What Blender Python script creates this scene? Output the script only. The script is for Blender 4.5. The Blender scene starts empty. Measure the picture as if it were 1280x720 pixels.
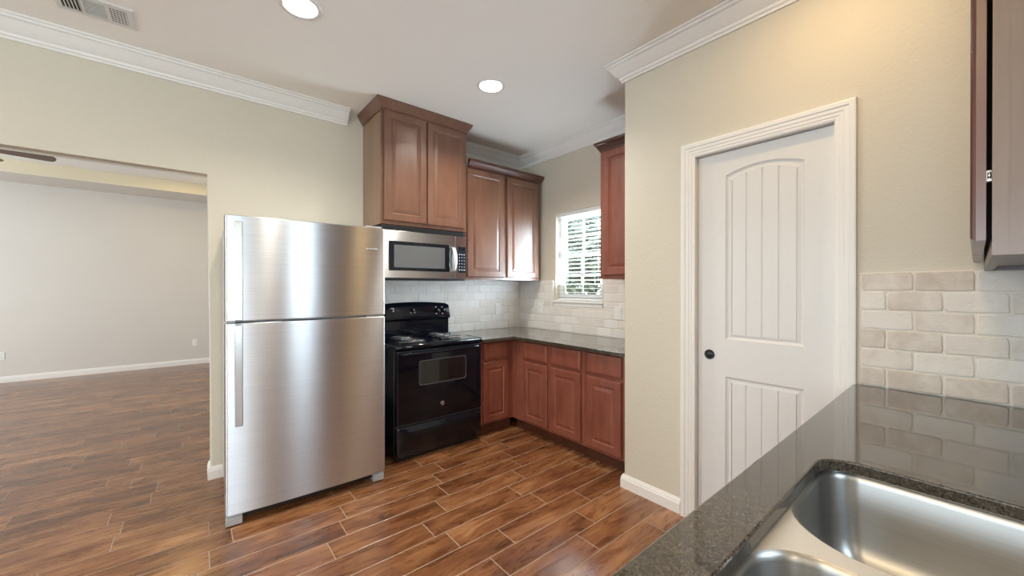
import bpy, bmesh, math, random
from mathutils import Vector
random.seed(7)
PI = math.pi
sc = bpy.context.scene
col = sc.collection

# ------------------------------------------------------------------ camera, world, exposure, big lights
FPX = 481.12
cam_d = bpy.data.cameras.new('camera'); cam = bpy.data.objects.new('camera', cam_d); col.objects.link(cam)
cam_d.sensor_fit = 'HORIZONTAL'; cam_d.sensor_width = 36.0; cam_d.lens = FPX * 36.0 / 1280.0
cam_d.clip_start = 0.01; cam_d.clip_end = 100
cam.location = (0, 0, 1.33)
cam.rotation_euler = (math.radians(90 - 0.152), 0, math.radians(-39.68))
sc.camera = cam
sc.view_settings.view_transform = 'Standard'; sc.view_settings.look = 'None'
sc.view_settings.gamma = 1.0; sc.view_settings.use_curve_mapping = False
sc.view_settings.exposure = 0.78
sc.cycles.use_denoising = True
sc.cycles.max_bounces = 10; sc.cycles.diffuse_bounces = 6; sc.cycles.glossy_bounces = 5
sc.cycles.transparent_max_bounces = 12
sc.cycles.sample_clamp_indirect = 6.0
sc.cycles.caustics_reflective = False; sc.cycles.caustics_refractive = False

w = bpy.data.worlds.new('sky'); sc.world = w; w.use_nodes = True
bg = w.node_tree.nodes['Background']
bg.inputs['Color'].default_value = (0.86, 0.93, 1.0, 1); bg.inputs['Strength'].default_value = 2.2

def area(name, loc, rot, sx, sy, power, color, shape='RECTANGLE'):
    d = bpy.data.lights.new(name, 'AREA'); d.shape = shape; d.size = sx; d.size_y = sy
    d.energy = power; d.color = color
    o = bpy.data.objects.new(name, d); col.objects.link(o); o.location = loc; o.rotation_euler = rot
    return o
DAY = (0.72, 0.87, 1.0)
R90 = PI / 2
UP = math.radians(45)          # daylight lamps tilted up to brighten the ceiling, standing in for ground bounce
# daylight just outside each house window and the added side window (pointing in)
area('daylight_sink_window', (0.915, -0.50, 1.62), (R90 + UP * .3, 0, 0), 0.38, 0.92, 8, DAY)
area('daylight_patio_door', (-0.75, -3.70, 1.10), (R90 + UP, 0, 0), 1.6, 2.0, 44, DAY)
area('daylight_dining_window', (-2.9, -3.70, 1.45), (R90 + UP, 0, 0), 1.1, 1.3, 28, DAY)
area('added_side_daylight', (-4.40, 0.4, 1.45), (R90 + UP, 0, -R90), 2.0, 1.4, 92, DAY)  # added with its unseen window to brighten the ceiling and door wall
area('daylight_kitchen_window', (3.12, 2.51, 1.65), (R90 + math.radians(30), 0, R90), 0.50, 0.85, 45, DAY)
area('daylight_living_window', (-5.16, 6.0, 1.45), (R90 + math.radians(18), 0, -R90), 2.4, 1.5, 132, (0.86, 0.93, 1.0))

# ------------------------------------------------------------------ materials
def new_mat(name):
    m = bpy.data.materials.new(name); m.use_nodes = True
    nt = m.node_tree
    return m, nt, nt.nodes['Principled BSDF']
def node(nt, t, **kw):
    n = nt.nodes.new(t)
    for k, v in kw.items(): setattr(n, k, v)
    return n
def coords(nt, scale=(1, 1, 1), kind='Object'):
    tc = node(nt, 'ShaderNodeTexCoord'); mp = node(nt, 'ShaderNodeMapping')
    mp.inputs['Scale'].default_value = scale
    nt.links.new(tc.outputs[kind], mp.inputs['Vector'])
    return mp.outputs['Vector']
def noise(nt, vec, scale, detail=4, rough=.55, dist=0):
    n = node(nt, 'ShaderNodeTexNoise'); nt.links.new(vec, n.inputs['Vector'])
    n.inputs['Scale'].default_value = scale; n.inputs['Detail'].default_value = detail
    n.inputs['Roughness'].default_value = rough; n.inputs['Distortion'].default_value = dist
    return n
def ramp(nt, fac, stops):
    r = node(nt, 'ShaderNodeValToRGB'); nt.links.new(fac, r.inputs['Fac'])
    while len(r.color_ramp.elements) < len(stops): r.color_ramp.elements.new(.5)
    for e, (p, c) in zip(r.color_ramp.elements, stops):
        e.position = p; e.color = (*c, 1)
    return r.outputs['Color']
def bump(nt, b, height, strength, dist):
    n = node(nt, 'ShaderNodeBump'); n.inputs['Strength'].default_value = strength
    n.inputs['Distance'].default_value = dist
    nt.links.new(height, n.inputs['Height']); nt.links.new(n.outputs['Normal'], b.inputs['Normal'])
def plain(name, c, rough=.5, metal=0, spec=.5, coat=0):
    m, nt, b = new_mat(name)
    v = coords(nt); n = noise(nt, v, 30, 3)
    k = ramp(nt, n.outputs['Fac'], [(.3, tuple(x * .99 for x in c)), (.7, tuple(min(1, x * 1.01) for x in c))])
    nt.links.new(k, b.inputs['Base Color'])
    b.inputs['Roughness'].default_value = rough; b.inputs['Metallic'].default_value = metal
    b.inputs['Specular IOR Level'].default_value = spec; b.inputs['Coat Weight'].default_value = coat
    return m
def paint(name, c, rough=.6, tex=.17):
    m, nt, b = new_mat(name)
    v = coords(nt); n = noise(nt, v, 95, 3, .5)
    n2 = noise(nt, v, 1.3, 2)
    k = ramp(nt, n2.outputs['Fac'], [(.3, tuple(x * .985 for x in c)), (.7, tuple(min(1, x * 1.015) for x in c))])
    nt.links.new(k, b.inputs['Base Color'])
    b.inputs['Roughness'].default_value = rough; b.inputs['Specular IOR Level'].default_value = .35
    r = ramp(nt, n.outputs['Fac'], [(.42, (0, 0, 0)), (.62, (1, 1, 1))])
    bump(nt, b, r, tex, .004)
    return m
def wood(name, dark, mid, light, rough=.33, axis='z'):
    m, nt, b = new_mat(name)
    s = {'z': (14, 14, 1.1), 'x': (1.1, 14, 14)}[axis]
    v = coords(nt, s)
    n = noise(nt, v, 2.2, 6, .62, .6)
    v2 = coords(nt, (3, 3, 1.2)); n2 = noise(nt, v2, 2.0, 3)
    mx = node(nt, 'ShaderNodeMath', operation='MULTIPLY_ADD')
    nt.links.new(n2.outputs['Fac'], mx.inputs[0]); mx.inputs[1].default_value = .55
    mm = node(nt, 'ShaderNodeMath', operation='MULTIPLY'); nt.links.new(n.outputs['Fac'], mm.inputs[0]); mm.inputs[1].default_value = .45
    nt.links.new(mm.outputs[0], mx.inputs[2])
    k = ramp(nt, mx.outputs[0], [(.3, dark), (.5, mid), (.72, light)])
    nt.links.new(k, b.inputs['Base Color'])
    b.inputs['Roughness'].default_value = rough
    b.inputs['Coat Weight'].default_value = .3; b.inputs['Coat Roughness'].default_value = .22
    bump(nt, b, n.outputs['Fac'], .06, .002)
    return m
def steel(name, c=(.62, .635, .66), rough=.30, brush='x', aniso=.85, grain=.05):
    m, nt, b = new_mat(name)
    s = {'x': (1.2, 1.2, 260), 'z': (260, 260, 1.2)}[brush]
    v = coords(nt, s); n = noise(nt, v, 1.0, 3, .6)
    k = ramp(nt, n.outputs['Fac'], [(.3, tuple(x * .93 for x in c)), (.7, tuple(min(1, x * 1.06) for x in c))])
    nt.links.new(k, b.inputs['Base Color'])
    b.inputs['Metallic'].default_value = 1; b.inputs['Roughness'].default_value = rough
    if aniso:
        b.inputs['Anisotropic'].default_value = aniso
        cv = node(nt, 'ShaderNodeCombineXYZ')
        t = (0, 0, 1) if brush == 'x' else (1, 0, 0)
        for i in range(3): cv.inputs[i].default_value = t[i]
        nt.links.new(cv.outputs[0], b.inputs['Tangent'])
    v2 = coords(nt, (1, 1, 1)); n2 = noise(nt, v2, 4, 4)
    rr = node(nt, 'ShaderNodeMapRange'); nt.links.new(n2.outputs['Fac'], rr.inputs['Value'])
    rr.inputs['To Min'].default_value = rough - grain; rr.inputs['To Max'].default_value = rough + grain
    nt.links.new(rr.outputs[0], b.inputs['Roughness'])
    return m
def emit(name, c, s):
    m, nt, b = new_mat(name)
    b.inputs['Base Color'].default_value = (*c, 1)
    b.inputs['Emission Color'].default_value = (*c, 1); b.inputs['Emission Strength'].default_value = s
    return m
def tint_attr(nt):
    a = node(nt, 'ShaderNodeVertexColor'); a.layer_name = 'tint'
    sp = node(nt, 'ShaderNodeSeparateColor'); nt.links.new(a.outputs['Color'], sp.inputs[0])
    return sp
def floor_mat():
    m, nt, b = new_mat('wood_look_plank_tile')
    sp = tint_attr(nt)
    tc = node(nt, 'ShaderNodeTexCoord')
    of = node(nt, 'ShaderNodeCombineXYZ')
    for i, o in ((0, 0), (2, 1)):
        k = node(nt, 'ShaderNodeMath', operation='MULTIPLY'); nt.links.new(sp.outputs[o], k.inputs[0]); k.inputs[1].default_value = 40
        nt.links.new(k.outputs[0], of.inputs[i])
    ad = node(nt, 'ShaderNodeVectorMath', operation='ADD')
    nt.links.new(tc.outputs['Object'], ad.inputs[0]); nt.links.new(of.outputs[0], ad.inputs[1])
    mp = node(nt, 'ShaderNodeMapping'); mp.inputs['Scale'].default_value = (2.2, 13, 1); nt.links.new(ad.outputs[0], mp.inputs['Vector'])
    n = noise(nt, mp.outputs[0], 1.5, 8, .66, 1.1)
    mp2 = node(nt, 'ShaderNodeMapping'); mp2.inputs['Scale'].default_value = (1.6, 5.0, 1); nt.links.new(ad.outputs[0], mp2.inputs['Vector'])
    n2 = noise(nt, mp2.outputs[0], 1.6, 4, .55, .5)
    a = node(nt, 'ShaderNodeMath', operation='MULTIPLY'); nt.links.new(n.outputs['Fac'], a.inputs[0]); a.inputs[1].default_value = .5
    a2 = node(nt, 'ShaderNodeMath', operation='MULTIPLY_ADD'); nt.links.new(n2.outputs['Fac'], a2.inputs[0]); a2.inputs[1].default_value = .5
    nt.links.new(a.outputs[0], a2.inputs[2])
    a3 = node(nt, 'ShaderNodeMath', operation='MULTIPLY_ADD'); nt.links.new(sp.outputs[2], a3.inputs[0]); a3.inputs[1].default_value = .10
    nt.links.new(a2.outputs[0], a3.inputs[2])
    k = ramp(nt, a3.outputs[0], [(.38, (.055, .019, .008)), (.50, (.15, .055, .021)), (.60, (.25, .105, .042)), (.72, (.42, .215, .10))])
    nt.links.new(k, b.inputs['Base Color'])
    rr = node(nt, 'ShaderNodeMapRange'); nt.links.new(n.outputs['Fac'], rr.inputs['Value'])
    rr.inputs['To Min'].default_value = .20; rr.inputs['To Max'].default_value = .36
    b.inputs['Coat Weight'].default_value = .35; b.inputs['Coat Roughness'].default_value = .2
    nt.links.new(rr.outputs[0], b.inputs['Roughness'])
    bump(nt, b, n.outputs['Fac'], .12, .003)
    return m
def tile_mat(name, lo, mid, hi):
    m, nt, b = new_mat(name)
    sp = tint_attr(nt)
    v = coords(nt)
    n = noise(nt, v, 14, 6, .6, .4)
    n3 = noise(nt, v, 55, 4, .6)
    a = node(nt, 'ShaderNodeMath', operation='MULTIPLY_ADD'); nt.links.new(sp.outputs[0], a.inputs[0]); a.inputs[1].default_value = .5
    h = node(nt, 'ShaderNodeMath', operation='MULTIPLY'); nt.links.new(n.outputs['Fac'], h.inputs[0]); h.inputs[1].default_value = .6
    nt.links.new(h.outputs[0], a.inputs[2])
    k = ramp(nt, a.outputs[0], [(.28, lo), (.5, mid), (.78, hi)])
    nt.links.new(k, b.inputs['Base Color'])
    b.inputs['Roughness'].default_value = .55; b.inputs['Specular IOR Level'].default_value = .35
    pr = ramp(nt, n3.outputs['Fac'], [(.30, (0, 0, 0)), (.48, (1, 1, 1))])
    bump(nt, b, pr, .22, .004)
    return m
def granite():
    m, nt, b = new_mat('dark_brown_granite')
    v = coords(nt)
    vo = node(nt, 'ShaderNodeTexVoronoi'); nt.links.new(v, vo.inputs['Vector']); vo.inputs['Scale'].default_value = 330
    n = noise(nt, v, 130, 6, .7, .3); n2 = noise(nt, v, 10, 4, .6)
    sp = node(nt, 'ShaderNodeSeparateColor'); nt.links.new(vo.outputs['Color'], sp.inputs[0])
    a = node(nt, 'ShaderNodeMath', operation='MULTIPLY_ADD'); nt.links.new(sp.outputs[0], a.inputs[0]); a.inputs[1].default_value = .40
    h = node(nt, 'ShaderNodeMath', operation='MULTIPLY_ADD'); nt.links.new(n.outputs['Fac'], h.inputs[0]); h.inputs[1].default_value = .55
    h2 = node(nt, 'ShaderNodeMath', operation='MULTIPLY'); nt.links.new(n2.outputs['Fac'], h2.inputs[0]); h2.inputs[1].default_value = .22
    nt.links.new(h2.outputs[0], h.inputs[2]); nt.links.new(h.outputs[0], a.inputs[2])
    k = ramp(nt, a.outputs[0], [(.34, (.014, .012, .011)), (.52, (.046, .037, .029)), (.68, (.076, .060, .043)), (.82, (.115, .092, .066)), (.96, (.24, .21, .17))])
    nt.links.new(k, b.inputs['Base Color'])
    b.inputs['Roughness'].default_value = .07; b.inputs['IOR'].default_value = 1.55
    b.inputs['Coat Weight'].default_value = .6; b.inputs['Coat Roughness'].default_value = .03; b.inputs['Coat IOR'].default_value = 1.5
    return m
def glass_mat():
    m = bpy.data.materials.new('window_glass'); m.use_nodes = True
    nt = m.node_tree; nt.nodes.clear()
    o = node(nt, 'ShaderNodeOutputMaterial'); mx = node(nt, 'ShaderNodeMixShader')
    t = node(nt, 'ShaderNodeBsdfTransparent'); g = node(nt, 'ShaderNodeBsdfGlossy'); g.inputs['Roughness'].default_value = .02
    t.inputs['Color'].default_value = (.95, .97, .96, 1)
    mx.inputs[0].default_value = .06
    nt.links.new(t.outputs[0], mx.inputs[1]); nt.links.new(g.outputs[0], mx.inputs[2]); nt.links.new(mx.outputs[0], o.inputs[0])
    return m
def leaf_mat():
    m, nt, b = new_mat('tree_leaves')
    v = coords(nt); n = noise(nt, v, 3, 3)
    nt.links.new(ramp(nt, n.outputs['Fac'], [(.3, (.27, .32, .22)), (.7, (.44, .48, .36))]), b.inputs['Base Color'])
    b.inputs['Roughness'].default_value = .6
    return m

M = {}
M['wall'] = paint('beige_wall_paint', (.62, .58, .49))
M['ceil'] = paint('ceiling_paint', (.88, .86, .81), tex=.15)
M['living'] = paint('living_room_paint', (.66, .63, .59), tex=.12)
M['tray'] = paint('golden_tray_paint', (.74, .68, .52), tex=.1)
M['traytop'] = paint('tray_top_paint', (.84, .84, .83), tex=.1)
M['white'] = plain('white_trim_paint', (.80, .785, .76), .35)
M['door'] = plain('white_door_paint', (.68, .675, .665), .4)
M['wood_up'] = wood('cherry_cabinet_wood', (.108, .046, .027), (.155, .072, .044), (.205, .10, .063))
M['wood_low'] = wood('cherry_base_cabinet_wood', (.15, .043, .027), (.23, .073, .047), (.30, .11, .072))
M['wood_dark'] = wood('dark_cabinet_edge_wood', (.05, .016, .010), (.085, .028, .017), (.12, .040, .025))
M['wood_side'] = wood('wall_lit_cabinet_side', (.19, .11, .065), (.25, .15, .092), (.30, .19, .12), .4)  # side lightened in colour for the wall it reflects
M['wood_end'] = wood('cabinet_end_panel', (.085, .046, .030), (.115, .067, .045), (.145, .090, .062), .45)
M['floor'] = floor_mat()
M['grout'] = plain('floor_grout', (.40, .32, .25), .8)
M['tile'] = tile_mat('tumbled_travertine', (.54, .46, .39), (.70, .64, .58), (.77, .73, .68))
M['tile_pale'] = tile_mat('pale_travertine', (.70, .66, .61), (.76, .73, .69), (.80, .78, .75))
M['tilegrout'] = plain('tile_grout', (.74, .69, .62), .85)
M['granite'] = granite()
M['steel'] = steel('brushed_steel_door', rough=.31, aniso=1.0, grain=.012)
M['steel_v'] = steel('brushed_steel_vertical', (.62, .62, .61), .28, 'z', .6)
M['sink'] = steel('sink_steel', (.40, .40, .40), .36, 'x', .8, .05)
M['sinkrim'] = steel('sink_rim_steel', (.88, .875, .865), .40, 'x', 0, .06)
M['chrome'] = plain('chrome', (.75, .75, .75), .12, 1)
M['greyplastic'] = plain('grey_plastic', (.38, .39, .41), .5)
M['fridgeside'] = plain('fridge_side_paint', (.45, .45, .45), .45)
M['black'] = plain('black_enamel', (.004, .006, .011), .08, 0, .42, 0)
M['blackglass'] = plain('black_oven_glass', (.010, .010, .010), .04, 0, .6)
M['blackmat'] = plain('matte_black', (.008, .008, .009), .5)
M['satin'] = plain('satin_handle_metal', (.86, .87, .88), .38, .6)
M['edge'] = plain('oven_highlight_and_seal', (.045, .048, .055), .25)  # grey puts the light caught by the oven window's edges into the colour
M['mwglass'] = plain('microwave_window_mesh', (.12, .125, .13), .12)
M['panel'] = plain('control_panel_black', (.012, .022, .032), .15)
M['mark'] = plain('printed_marking', (.65, .68, .70), .5)
M['coil'] = plain('burner_coil', (.15, .15, .155), .35, .9)
M['outlet'] = plain('outlet_plastic', (.82, .82, .80), .35)
M['slot'] = plain('dark_slot', (.03, .03, .03), .6)
M['vinyl'] = plain('window_vinyl', (.86, .87, .87), .35)
M['blind'] = plain('blind_slat', (.84, .85, .85), .4)
M['glass'] = glass_mat()
M['lens'] = emit('lamp_lens', (1.0, .97, .92), 2.6)
M['reflector'] = plain('lamp_reflector', (.9, .9, .9), .25)
M['ventmetal'] = plain('vent_metal', (.68, .67, .64), .45)
M['fan_dark'] = wood('fan_blade_walnut', (.05, .02, .012), (.09, .04, .022), (.13, .06, .03), .4)
M['bronze'] = plain('fan_bronze', (.07, .045, .03), .35, .8)
M['leaf'] = leaf_mat()
M['bark'] = plain('tree_bark', (.16, .12, .09), .8)
M['lawn'] = plain('lawn', (.12, .18, .06), .9)
M['exterior'] = plain('exterior_siding', (.55, .50, .42), .8)
M['iron'] = plain('black_pull', (.012, .012, .013), .35, .3)
M['rawwood'] = plain('unfinished_wood_edge', (.42, .30, .20), .6)

# ------------------------------------------------------------------ mesh helpers
class Fr:
    """local frame: u along the face, v up, w outward"""
    def __init__(s, o, U, W): s.o = Vector(o); s.U = Vector(U); s.W = Vector(W)
    def p(s, u, v, w=0): return s.o + s.U * u + Vector((0, 0, v)) + s.W * w
WORLD = Fr((0, 0, 0), (1, 0, 0), (0, 1, 0))   # (u,v,w) = (x,z,y)

class MB:
    def __init__(s, tint=False):
        s.bm = bmesh.new()
        s.tl = s.bm.loops.layers.float_color.new('tint') if tint else None
    def face(s, vs, tint=None, smooth=False):
        try: f = s.bm.faces.new(vs)
        except ValueError: return None
        f.smooth = smooth
        if s.tl and tint:
            for l in f.loops: l[s.tl] = (*tint, 1)
        return f
    def box(s, x0, x1, y0, y1, z0, z1, bev=0, seg=2, fr=None):
        if fr: P = lambda x, y, z: s.bm.verts.new(fr.p(x, z, y))
        else: P = lambda x, y, z: s.bm.verts.new((x, y, z))
        v = [P(x, y, z) for z in (z0, z1) for y in (y0, y1) for x in (x0, x1)]
        fs = [(0, 1, 3, 2), (4, 6, 7, 5), (0, 4, 5, 1), (2, 3, 7, 6), (0, 2, 6, 4), (1, 5, 7, 3)]
        F = [s.face([v[i] for i in f]) for f in fs]
        if bev:
            es = list({e for f in F for e in f.edges})
            bmesh.ops.bevel(s.bm, geom=es, offset=bev, segments=seg, profile=.5, affect='EDGES')
        return s
    def loft(s, loops, cap0=False, cap1=False, closed=True, tint=None, smooth=False):
        """loops: list of lists of 3D points of equal length"""
        L = [[s.bm.verts.new(p) for p in lp] for lp in loops]
        n = len(L[0])
        for a, b in zip(L, L[1:]):
            for i in range(n if closed else n - 1):
                j = (i + 1) % n
                s.face([a[i], a[j], b[j], b[i]], tint, smooth)
        if cap0: s.face(L[0][::-1], tint)
        if cap1: s.face(L[-1], tint)
        return s
    def prism(s, poly, fr, w0, w1, bev=0, seg=2):
        """poly in (u,v) of frame, extruded along w"""
        a = [s.bm.verts.new(fr.p(u, v, w0)) for u, v in poly]
        b = [s.bm.verts.new(fr.p(u, v, w1)) for u, v in poly]
        F = [s.face(a[::-1]), s.face(b)]
        n = len(poly)
        for i in range(n): F.append(s.face([a[i], a[(i + 1) % n], b[(i + 1) % n], b[i]]))
        if bev:
            es = list({e for f in F if f for e in f.edges})
            bmesh.ops.bevel(s.bm, geom=es, offset=bev, segments=seg, profile=.5, affect='EDGES')
        return s
    def tube(s, pts, r, n=8, closed=False, caps=True):
        pts = [Vector(p) for p in pts]; m = len(pts); loops = []
        up = Vector((0, 0, 1))
        for i, p in enumerate(pts):
            a = pts[(i - 1) % m] if (closed or i) else p
            b = pts[(i + 1) % m] if (closed or i < m - 1) else p
            d = (b - a).normalized()
            x = d.cross(up)
            if x.length < 1e-3: x = d.cross(Vector((1, 0, 0)))
            x.normalize(); y = x.cross(d).normalized()
            rr = r[i] if isinstance(r, (list, tuple)) else r
            loops.append([p + x * rr * math.cos(2 * PI * k / n) + y * rr * math.sin(2 * PI * k / n) for k in range(n)])
        if closed: loops.append(loops[0]); caps = False
        s.loft(loops, caps, caps, smooth=True)
        return s
    def lathe(s, prof, c, axis='z', n=32, cap0=False, cap1=False, smooth=True):
        """prof: (radius, height) list about an axis through c"""
        c = Vector(c); loops = []
        for r, h in prof:
            lp = []
            for k in range(n):
                a = 2 * PI * k / n; ca, sa = r * math.cos(a), r * math.sin(a)
                lp.append(c + (Vector((ca, sa, h)) if axis == 'z' else Vector((ca, h, sa)) if axis == 'y' else Vector((h, ca, sa))))
            loops.append(lp)
        s.loft(loops, cap0, cap1, smooth=smooth)
        return s
    def sweep(s, path, prof, closed_prof=True):
        """path: [(x,y)] with the room on its LEFT; prof: [(out, z)] absolute z; mitred corners, end caps"""
        n = len(path); P = [Vector((x, y)) for x, y in path]; loops = []
        for i in range(n):
            ns = []
            if i: d = (P[i] - P[i - 1]).normalized(); ns.append(Vector((-d.y, d.x)))
            if i < n - 1: d = (P[i + 1] - P[i]).normalized(); ns.append(Vector((-d.y, d.x)))
            if len(ns) == 2:
                b = (ns[0] + ns[1]); b = b / (1 + ns[0].dot(ns[1]))
            else: b = ns[0]
            loops.append([Vector((P[i].x + b.x * o, P[i].y + b.y * o, z)) for o, z in prof])
        s.loft(loops, True, True)
        return s
    def fill(s, loops3d):
        """planar polygon with holes"""
        edges = []
        for lp in loops3d:
            v = [s.bm.verts.new(p) for p in lp]
            for i in range(len(v)): edges.append(s.bm.edges.new((v[i], v[(i + 1) % len(v)])))
        bmesh.ops.triangle_fill(s.bm, use_beauty=True, use_dissolve=False, edges=edges)
        return s
    def build(s, name, mat, parent=None, loc=None, label=None, wn=False, autosmooth=None):
        bmesh.ops.remove_doubles(s.bm, verts=s.bm.verts, dist=1e-6)
        bmesh.ops.recalc_face_normals(s.bm, faces=s.bm.faces)
        me = bpy.data.meshes.new(name)
        if parent is not None: L = parent.matrix_world_loc
        else: L = Vector(loc) if loc is not None else Vector((0, 0, 0))
        bmesh.ops.translate(s.bm, verts=s.bm.verts, vec=-L)
        s.bm.to_mesh(me); s.bm.free()
        me.materials.append(mat)
        o = bpy.data.objects.new(name, me); col.objects.link(o)
        if autosmooth:
            me.polygons.foreach_set('use_smooth', [True] * len(me.polygons))
            me.set_sharp_from_angle(angle=math.radians(autosmooth))
        h = o
        if parent is not None:
            o.parent = parent.o
        else: o.location = L
        if label: o['label'] = label
        return Node(o, L)
class Node:
    def __init__(s, o, L): s.o = o; s.matrix_world_loc = L
def tag(n, label=None, cat=None, group=None, kind=None):
    o = n.o if isinstance(n, Node) else n
    if label: o['label'] = label
    if cat: o['category'] = cat
    if group: o['group'] = group
    if kind: o['kind'] = kind
    return n
def thing(name, loc, label, cat, group=None, kind=None):
    o = bpy.data.objects.new(name, None); col.objects.link(o); o.location = loc
    o.empty_display_size = .05
    n = Node(o, Vector(loc)); tag(n, label, cat, group, kind); return n
def struct(mb, name, mat, parent=None, **k):
    n = mb.build(name, mat, parent, **k)
    if parent is None: n.o['kind'] = 'structure'
    return n
def rrect(u0, u1, v0, v1, r, seg=6):
    """rounded rectangle, ccw; r a number or four radii (lower left, lower right, upper right, upper left)"""
    if not isinstance(r, (list, tuple)): r = [r] * 4
    cs = [(u0, v0, 1, 1, PI), (u1, v0, -1, 1, 1.5 * PI), (u1, v1, -1, -1, 0), (u0, v1, 1, -1, .5 * PI)]
    out = []
    for (cu, cv, su, sv, a0), rr in zip(cs, r):
        for k in range(seg + 1):
            a = a0 + k * (PI / 2) / seg
            out.append((cu + su * rr + rr * math.cos(a), cv + sv * rr + rr * math.sin(a)))
    return out

BACK = lambda y: Fr((0, y, 0), (1, 0, 0), (0, -1, 0))       # faces -Y, u = x
SIDE = lambda x: Fr((x, 0, 0), (0, -1, 0), (-1, 0, 0))      # faces -X, u = -y
SINKF = lambda y: Fr((0, y, 0), (-1, 0, 0), (0, 1, 0))      # faces +Y, u = -x

# ------------------------------------------------------------------ room shell
CZ = 2.80
XW, YB, XD, YE = 2.925, 3.38, 2.205, 1.495       # window wall, back wall, pantry-door wall and its end
# floor: individual plank tiles over grout
fl = MB(tint=True)
rowh, pl = .1565, .622
known = {-1: .34, 0: .50, 1: .043, 2: .43, 3: .37, 4: .535, 5: .015, 6: .06, 7: .16}
rnd = random.Random(3)
for k in range(-32, 47):
    y0 = 1.367 + rowh * k; y1 = y0 + rowh
    off = known.get(k, rnd.random() * pl)
    xmin, xmax = (-4.2, 3.05) if y0 < 3.5 else (-5.0, 1.0)
    if y1 > 8.62: y1 = 8.62
    x = xmin
    nx = math.floor((xmin - off) / pl) * pl + off + pl
    while x < xmax - .01:
        e = min(nx, xmax); g = .0019; t = (rnd.random(), rnd.random(), rnd.random())
        def lp(i, z): return [(x + g + i, y0 + g + i, z), (e - g - i, y0 + g + i, z), (e - g - i, y1 - g - i, z), (x + g + i, y1 - g - i, z)]
        fl.loft([lp(0, -.002), lp(.0004, -.0006), lp(.0016, 0)], cap1=True, tint=t)
        x = e; nx += pl
floor = struct(fl, 'floor', M['floor'])
g = MB(); g.box(-5.1, 3.05, -3.6, 8.75, -.12, -.0010)
struct(g, 'floor_grout', M['grout'], floor)

# ceiling with the round openings of the two recessed lights
LIGHTS = [(.437, 2.262), (1.678, 2.265)]
c = MB()
holes = [[(x + .080 * math.cos(2 * PI * k / 40), y + .080 * math.sin(2 * PI * k / 40), CZ) for k in range(40)] for x, y in LIGHTS]
c.fill([[(-4.3, -3.6, CZ), (3.05, -3.6, CZ), (3.05, 3.46, CZ), (-4.3, 3.46, CZ)]] + holes)
c.box(-4.3, 3.05, -3.6, 3.5, 3.0, 3.1)
struct(c, 'ceiling', M['ceil'])
# living-room tray ceiling
TY, TX = 7.90, .20
c = MB()
c.fill([[(-5.1, 3.46, CZ), (1.1, 3.46, CZ), (1.1, 8.75, CZ), (-5.1, 8.75, CZ)], [(-4.2, 4.4, CZ), (TX, 4.4, CZ), (TX, TY, CZ), (-4.2, TY, CZ)]])
c.box(-5.1, 1.1, 3.5, 8.75, 2.98, 3.1)
lc = struct(c, 'ceiling', M['living'])
t = MB()
t.loft([[(-4.2, 4.4, z), (TX, 4.4, z), (TX, TY, z), (-4.2, TY, z)] for z in (CZ, 2.9715)])
struct(t, 'tray_step', M['tray'], lc)
tr = MB(); tr.box(-4.2, TX, 4.4, TY, 2.972, 2.9799)
struct(tr, 'tray_top', M['traytop'], lc)

def bev_edges(mb, test, off=.014, seg=4):
    es = [e for e in mb.bm.edges if test(*[v.co for v in e.verts])]
    bmesh.ops.bevel(mb.bm, geom=es, offset=off, segments=seg, profile=.5, affect='EDGES')
# back wall with the wide cased opening to the living room
OX, OZ = .093, 2.121
YL = 3.512            # living-room face of the back wall
b = MB()
b.prism([(3.05, 0), (3.05, CZ + .15), (-4.3, CZ + .15), (-4.3, 0), (-3.6, 0), (-3.6, OZ), (OX, OZ), (OX, 0)], Fr((0, 0, 0), (1, 0, 0), (0, 1, 0)), YB, YL)
bev_edges(b, lambda p, q: (abs(p.x - OX) < 1e-4 and abs(q.x - OX) < 1e-4 and abs(p.y - q.y) < 1e-4) or (abs(p.z - OZ) < 1e-4 and abs(q.z - OZ) < 1e-4 and abs(p.y - q.y) < 1e-4))
struct(b, 'wall_back', M['wall'], autosmooth=40)
# pantry-door wall
DY0, DY1, DZ = .398, 1.026, 2.072
b = MB()
b.prism([(-.47, 0), (DY0, 0), (DY0, DZ), (DY1, DZ), (DY1, 0), (YE, 0), (YE, CZ + .15), (-.47, CZ + .15)], Fr((0, 0, 0), (0, 1, 0), (1, 0, 0)), XD, XD + .115)
bev_edges(b, lambda p, q: abs(p.y - YE) < 1e-4 and abs(q.y - YE) < 1e-4 and abs(p.x - XD) < 1e-4 and abs(q.x - XD) < 1e-4, .018)
struct(b, 'wall_right', M['wall'], autosmooth=40)
b = MB(); b.box(XD + .115, 3.045, YE - .115, YE, 0, CZ + .15); struct(b, 'wall_pantry', M['wall'])
b = MB(); b.box(XD + .9, XD + .95, -.47, YE - .115, 0, CZ + .15); struct(b, 'wall_closet', M['wall'])
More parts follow.
